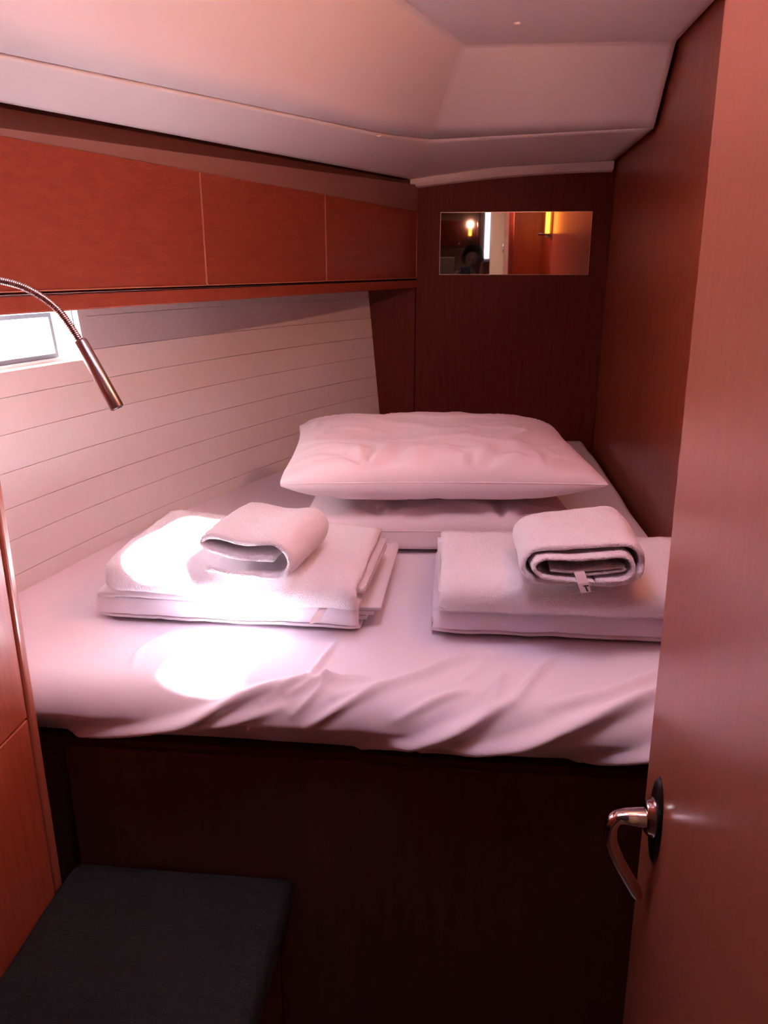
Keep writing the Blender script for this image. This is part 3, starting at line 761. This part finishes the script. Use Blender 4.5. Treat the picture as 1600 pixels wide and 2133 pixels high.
# ------------------------------------------------------------------ reading lamp
rl = thing('reading_lamp', 'slim steel reading lamp on a bent gooseneck in front of the window', 'lamp', (-0.73, 1.031, 1.40))
def rel(p): return (p[0] + 0.73, p[1] - 1.031, p[2] - 1.40)
lathe('base', [(0.001, 0.0), (0.026, 0.0), (0.026, 0.006), (0.020, 0.014), (0.008, 0.018), (0.001, 0.018)], 'steel', rl, seg=24, axis='Y')
gp = catmull([rel(p) for p in [(-0.73, 1.049, 1.40), (-0.73, 1.066, 1.43), (-0.722, 1.085, 1.470), (-0.695, 1.096, 1.4855), (-0.662, 1.10, 1.482), (-0.621, 1.10, 1.470), (-0.581, 1.10, 1.442), (-0.551, 1.10, 1.395)]], 20)
gp = resample(gp, 400)
rg = [0.0050 + 0.0008 * math.cos(i * math.pi / 2) for i in range(len(gp))]
tube('gooseneck', gp, rg, 'goose', rl, seg=14)
a = Vector(rel((-0.5535, 1.10, 1.400))); b_ = Vector(rel((-0.507, 1.10, 1.301)))
dv = (b_ - a).normalized(); Ln = (b_ - a).length
prof = [(0.0, 0.0005), (0.0005, 0.0075), (0.003, 0.0095), (Ln - 0.002, 0.0105), (Ln, 0.0100), (Ln, 0.0085), (Ln - 0.006, 0.0080), (Ln - 0.006, 0.0005)]
tube('lamp_head', [a + dv * h for h, r in prof[:5]], [r for h, r in prof[:5]], 'steel', rl, seg=20)
tube('lens', [b_ + dv * 0.0002, b_ + dv * 0.0012], [0.008, 0.0075], 'lens', rl, seg=18)

# ------------------------------------------------------------------ wall lamps (seen in the mirror)
def wall_lamp(label, loc, normal, h, energy, grp, tilt=0.0):
    t = thing('wall_lamp', label, 'lamp', loc, 0, grp)
    nv = Vector(normal)
    t.rotation_euler = (0, 0, math.atan2(nv.y, nv.x) - math.pi / 2)   # local +y points into the room
    box('back_plate', (-0.022, 0.0, -0.03), (0.022, 0.008, h + 0.03), 'steel', t, bevel=0.002)
    lathe('holder', [(0.001, -0.016), (0.012, -0.016), (0.015, -0.010), (0.015, 0.0), (0.001, 0.0)], 'steel', t, seg=18, center=(0, 0.028, 0))
    lathe('glass_tube', [(0.004, 0.0), (0.0135, 0.001), (0.0135, h - 0.004), (0.009, h), (0.001, h + 0.001)], 'lamp_glow', t, seg=18, center=(0, 0.028, 0.0005))
    tube('arm', [(0, 0.006, -0.010), (0, 0.016, -0.010)], 0.006, 'steel', t, seg=10)
    p = lamp_obj('lamp_light', 'SPOT', (0, 0.060, h - 0.025), energy, (1.0, 0.47, 0.30), shadow_soft_size=0.014, spot_size=R(172), spot_blend=0.4)
    p.parent = t; p.rotation_euler = Vector((tilt, 0.90, 0.40)).to_track_quat('-Z', 'Y').to_euler()
    lathe('added_shade_dish', [(0.016, -0.004), (0.030, -0.003), (0.042, 0.004), (0.044, 0.006), (0.042, 0.0065), (0.029, 0.0), (0.016, -0.001)], 'steel', t, seg=28, center=(0, 0.046, 0.0))  # dish added to cut the light thrown downwards
    return t
wall_lamp('lit amber tube lamp on the wall behind the door, bright in the mirror', (XW, 0.985, 1.69), (-1, 0, 0), 0.22, 1.6, 'amber tube lamps', 0.12)
wall_lamp('lit amber tube lamp on the saloon cabinet, small in the mirror', (0.035, -2.40, 1.80), (0, 1, 0), 0.14, 0.5, 'amber tube lamps')

# ------------------------------------------------------------------ saloon furniture seen in the mirror
sc_ = thing('saloon_cabinet', 'brown wall cabinet in the saloon, seen in the mirror', 'cabinet', (-0.20, -2.56, 1.70))
box('body', (-0.45, -0.148, 0.0), (0.31, 0.135, 0.26), 'recess', sc_, bevel=0.003)
for x0 in (-0.445, -0.065):
    dd = box('door', (x0, 0.136, 0.005), (x0 + 0.372, 0.154, 0.255), 'wooddark', sc_, bevel=0.002)
    lathe('knob', [(0.001, 0.168), (0.010, 0.166), (0.010, 0.158), (0.005, 0.154)], 'steel', dd, seg=14, axis='Y', center=(x0 + 0.19, 0, 0.03))
fr = thing('refrigerator', 'pale grey front-opening fridge in the saloon, seen in the mirror', 'fridge', (-0.36, -2.45, 0.0))
box('body', (-0.20, -0.25, 0.02), (0.24, 0.22, 1.60), 'greywhite', fr, bevel=0.006)
dd = box('door', (-0.20, 0.222, 0.06), (0.24, 0.245, 1.595), 'greywhite', fr, bevel=0.006)
tube('handle', [(-0.17, 0.247, 0.9), (-0.17, 0.268, 0.91), (-0.17, 0.268, 1.29), (-0.17, 0.247, 1.30)], 0.006, 'steel', dd, seg=10)
for fx in (-0.16, 0.20):
    for fy in (-0.2, 0.18):
        lathe('foot', [(0.015, 0.0), (0.015, 0.021)], 'darkmetal', fr, seg=10, center=(fx, fy, 0))

# ------------------------------------------------------------------ fender added outside the window to block part of the sun
fd = thing('sun_block_fender', 'white fender added outside the hull window to block sun', 'fender', (-1.36, 1.62, 1.05))
lathe('body', [(0.002, 0.0), (0.03, 0.0), (0.07, 0.02), (0.115, 0.06), (0.13, 0.12), (0.13, 0.70), (0.115, 0.76), (0.07, 0.80), (0.03, 0.82), (0.002, 0.82)], 'fender', fd, seg=28)
lathe('eye', [(0.018, 0.82), (0.022, 0.84), (0.018, 0.87), (0.004, 0.875)], 'fender', fd, seg=14)
tube('rope', [(0, 0, 0.872), (0.0, 0.0, 1.02), (0.12, 0.0, 1.058)], 0.006, 'rope', fd, seg=8)

# ------------------------------------------------------------------ the photographer (seen in the mirror)
PX, PY = 0.055, -0.38
pr = thing('person', 'person with short dark hair in dark clothes holding up a phone, seen in the mirror', 'person', (PX, PY, 0))
def skin_mesh(name, joints, edges, root, mat, parent, sub=2):
    me = bpy.data.meshes.new(name); me.from_pydata([j[0] for j in joints], edges, [])
    me.materials.append(M[mat])
    o = bpy.data.objects.new(name, me); COL.objects.link(o); o.parent = parent
    sm = o.modifiers.new('skin', 'SKIN'); sm.use_smooth_shade = True
    for i, j in enumerate(joints):
        r_ = j[1]; r_ = r_ if isinstance(r_, tuple) else (r_, r_)
        me.skin_vertices[0].data[i].radius = r_
        me.skin_vertices[0].data[i].use_root = (i == root)
    s_ = o.modifiers.new('sub', 'SUBSURF'); s_.levels = sub; s_.render_levels = sub
    return o
if True:
    J = []; E = []
    def jt(p, r_, prev=None):
        J.append((p, r_)); i = len(J) - 1
        if prev is not None: E.append((prev, i))
        return i
    pel = jt((0, 0, 0.90), (0.14, 0.10))
    wa = jt((0, 0.0, 1.05), (0.125, 0.09), pel)
    ch = jt((0, -0.01, 1.22), (0.15, 0.105), wa)
    nk0 = jt((0, 0.0, 1.36), (0.075, 0.065), ch)
    nk = jt((0, 0.015, 1.42), 0.052, nk0)
    hd1 = jt((0, 0.03, 1.49), (0.060, 0.075), nk)
    hd2 = jt((0, 0.025, 1.56), (0.075, 0.092), hd1)
    hd3 = jt((0, 0.015, 1.62), (0.068, 0.085), hd2)
    jt((0, 0.01, 1.65), (0.035, 0.045), hd3)
    # phone sits in front of the face at (-PX, -PY)
    hx, hy, hz = -PX, -PY - 0.045, 1.46
    for sgn in (-1, 1):
        sh = jt((sgn * 0.17, -0.01, 1.33), 0.058, ch)
        el = jt((sgn * 0.25 + 0.0, 0.10, 1.10), 0.043, sh)
        wr_ = jt((hx + sgn * 0.075, hy - 0.075, hz - 0.06), 0.028, el)
        pm = jt((hx + sgn * 0.060, hy - 0.035, hz - 0.035), (0.034, 0.018), wr_)
        kn = jt((hx + sgn * 0.055, hy - 0.012, hz + 0.0), (0.036, 0.015), pm)
        for q in range(4):
            z0_ = hz + 0.026 - 0.019 * q
            f1 = jt((hx + sgn * 0.054, hy + 0.008, z0_), 0.0085, kn)
            f2 = jt((hx + sgn * 0.050, hy + 0.026, z0_ + 0.002), 0.0080, f1)
            jt((hx + sgn * 0.036, hy + 0.0285 - 0.002 * q, z0_ + 0.004), 0.0065, f2)
        t1 = jt((hx + sgn * 0.048, hy - 0.022, hz - 0.045), 0.0105, pm)
        jt((hx + sgn * 0.022, hy - 0.004, hz - 0.050), 0.0085, t1)
        hp = jt((sgn * 0.085, 0, 0.84), 0.088, pel)
        kne = jt((sgn * 0.095, 0.015, 0.47), 0.058, hp)
        an = jt((sgn * 0.10, -0.01, 0.09), 0.038, kne)
        jt((sgn * 0.105, 0.13, 0.035), (0.038, 0.025), an)
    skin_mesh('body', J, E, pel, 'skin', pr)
    JS = [((0, 0, 0.88), (0.152, 0.112)), ((0, 0, 1.05), (0.138, 0.104)), ((0, -0.01, 1.22), (0.163, 0.118)), ((0, 0, 1.37), (0.085, 0.075))]
    ES = [(0, 1), (1, 2), (2, 3)]
    for sgn in (-1, 1):
        k = len(JS)
        JS += [((sgn * 0.17, -0.01, 1.33), 0.070), ((sgn * 0.25, 0.10, 1.10), 0.054), ((hx + sgn * 0.10, hy - 0.12, hz - 0.13), 0.041)]
        ES += [(2, k), (k, k + 1), (k + 1, k + 2)]
    skin_mesh('shirt', JS, ES, 0, 'shirt', pr)
    JT = [((0, 0, 0.92), (0.150, 0.112))]; ET = []
    for sgn in (-1, 1):
        k = len(JT)
        JT += [((sgn * 0.085, 0, 0.83), 0.102), ((sgn * 0.095, 0.015, 0.47), 0.074), ((sgn * 0.10, -0.005, 0.10), 0.062)]
        ET += [(0, k), (k, k + 1), (k + 1, k + 2)]
    skin_mesh('trousers', JT, ET, 0, 'trouser', pr)
    for sgn in (-1, 1):
        skin_mesh('shoe', [((sgn * 0.10, -0.055, 0.045), (0.042, 0.042)), ((sgn * 0.103, 0.03, 0.045), (0.045, 0.043)), ((sgn * 0.107, 0.15, 0.034), (0.044, 0.032))], [(0, 1), (1, 2)], 0, 'shoe', pr, sub=2)
    # hair: a cap over the upper and back of the head
    v = []; f = []; na, nb_ = 28, 12
    for j in range(nb_ + 1):
        for i in range(na):
            an = 2 * math.pi * i / na
            frontal = max(0.0, math.sin(an))         # +y is the face
            phi = (j / nb_) * R(115 - 52 * frontal ** 0.8)
            q = 1.0 + 0.05 * noise.noise(Vector((math.cos(an) * 3, math.sin(an) * 3, j * 0.6)))
            v.append((0.088 * math.sin(phi) * math.cos(an) * q, 0.012 + 0.104 * math.sin(phi) * math.sin(an) * q, 1.572 + 0.103 * math.cos(phi) * q))
    for j in range(nb_):
        for i in range(na): f.append((j * na + i, j * na + (i + 1) % na, (j + 1) * na + (i + 1) % na, (j + 1) * na + i))
    hair = mesh('hair', v, f, 'hair', pr, smooth=True)
    hair.modifiers.new('solid', 'SOLIDIFY').thickness = 0.008
    for sgn in (-1, 1):
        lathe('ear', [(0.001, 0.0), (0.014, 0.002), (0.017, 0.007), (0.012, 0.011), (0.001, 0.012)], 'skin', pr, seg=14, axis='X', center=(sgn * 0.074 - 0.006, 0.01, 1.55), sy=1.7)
        lathe('eye', [(0.001, -0.006), (0.009, -0.003), (0.011, 0.0), (0.009, 0.003), (0.001, 0.006)], 'ink', pr, seg=12, axis='Y', center=(sgn * 0.031, 0.098, 1.560), sy=0.6)
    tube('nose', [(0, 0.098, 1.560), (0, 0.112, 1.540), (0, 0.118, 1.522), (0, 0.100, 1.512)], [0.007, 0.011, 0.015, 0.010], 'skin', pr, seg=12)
    tube('mouth', [(-0.022, 0.098, 1.487), (0, 0.104, 1.488), (0.022, 0.098, 1.487)], [0.003, 0.006, 0.003], 'shoe', pr, seg=8)

# phone, its lens is where the picture is taken from
ph = thing('phone', 'black phone held up in front of the face, seen in the mirror', 'phone', (0, 0, 0))
ph.location = (0.0, -0.010, 1.488)
ph.rotation_euler = (R(-17.46), 0, R(5.7))
box('case', (-0.037, -0.0085, -0.135), (0.037, -0.0010, 0.020), 'phone', ph, bevel=0.003)
box('screen', (-0.0345, -0.0092, -0.131), (0.0345, -0.0086, 0.016), 'lens', ph)
lathe('camera_lens', [(0.007, -0.001), (0.007, 0.0006), (0.0055, 0.0012), (0.001, 0.0012)], 'lens', ph, seg=18, axis='Y', center=(0.0, 0, 0.008))
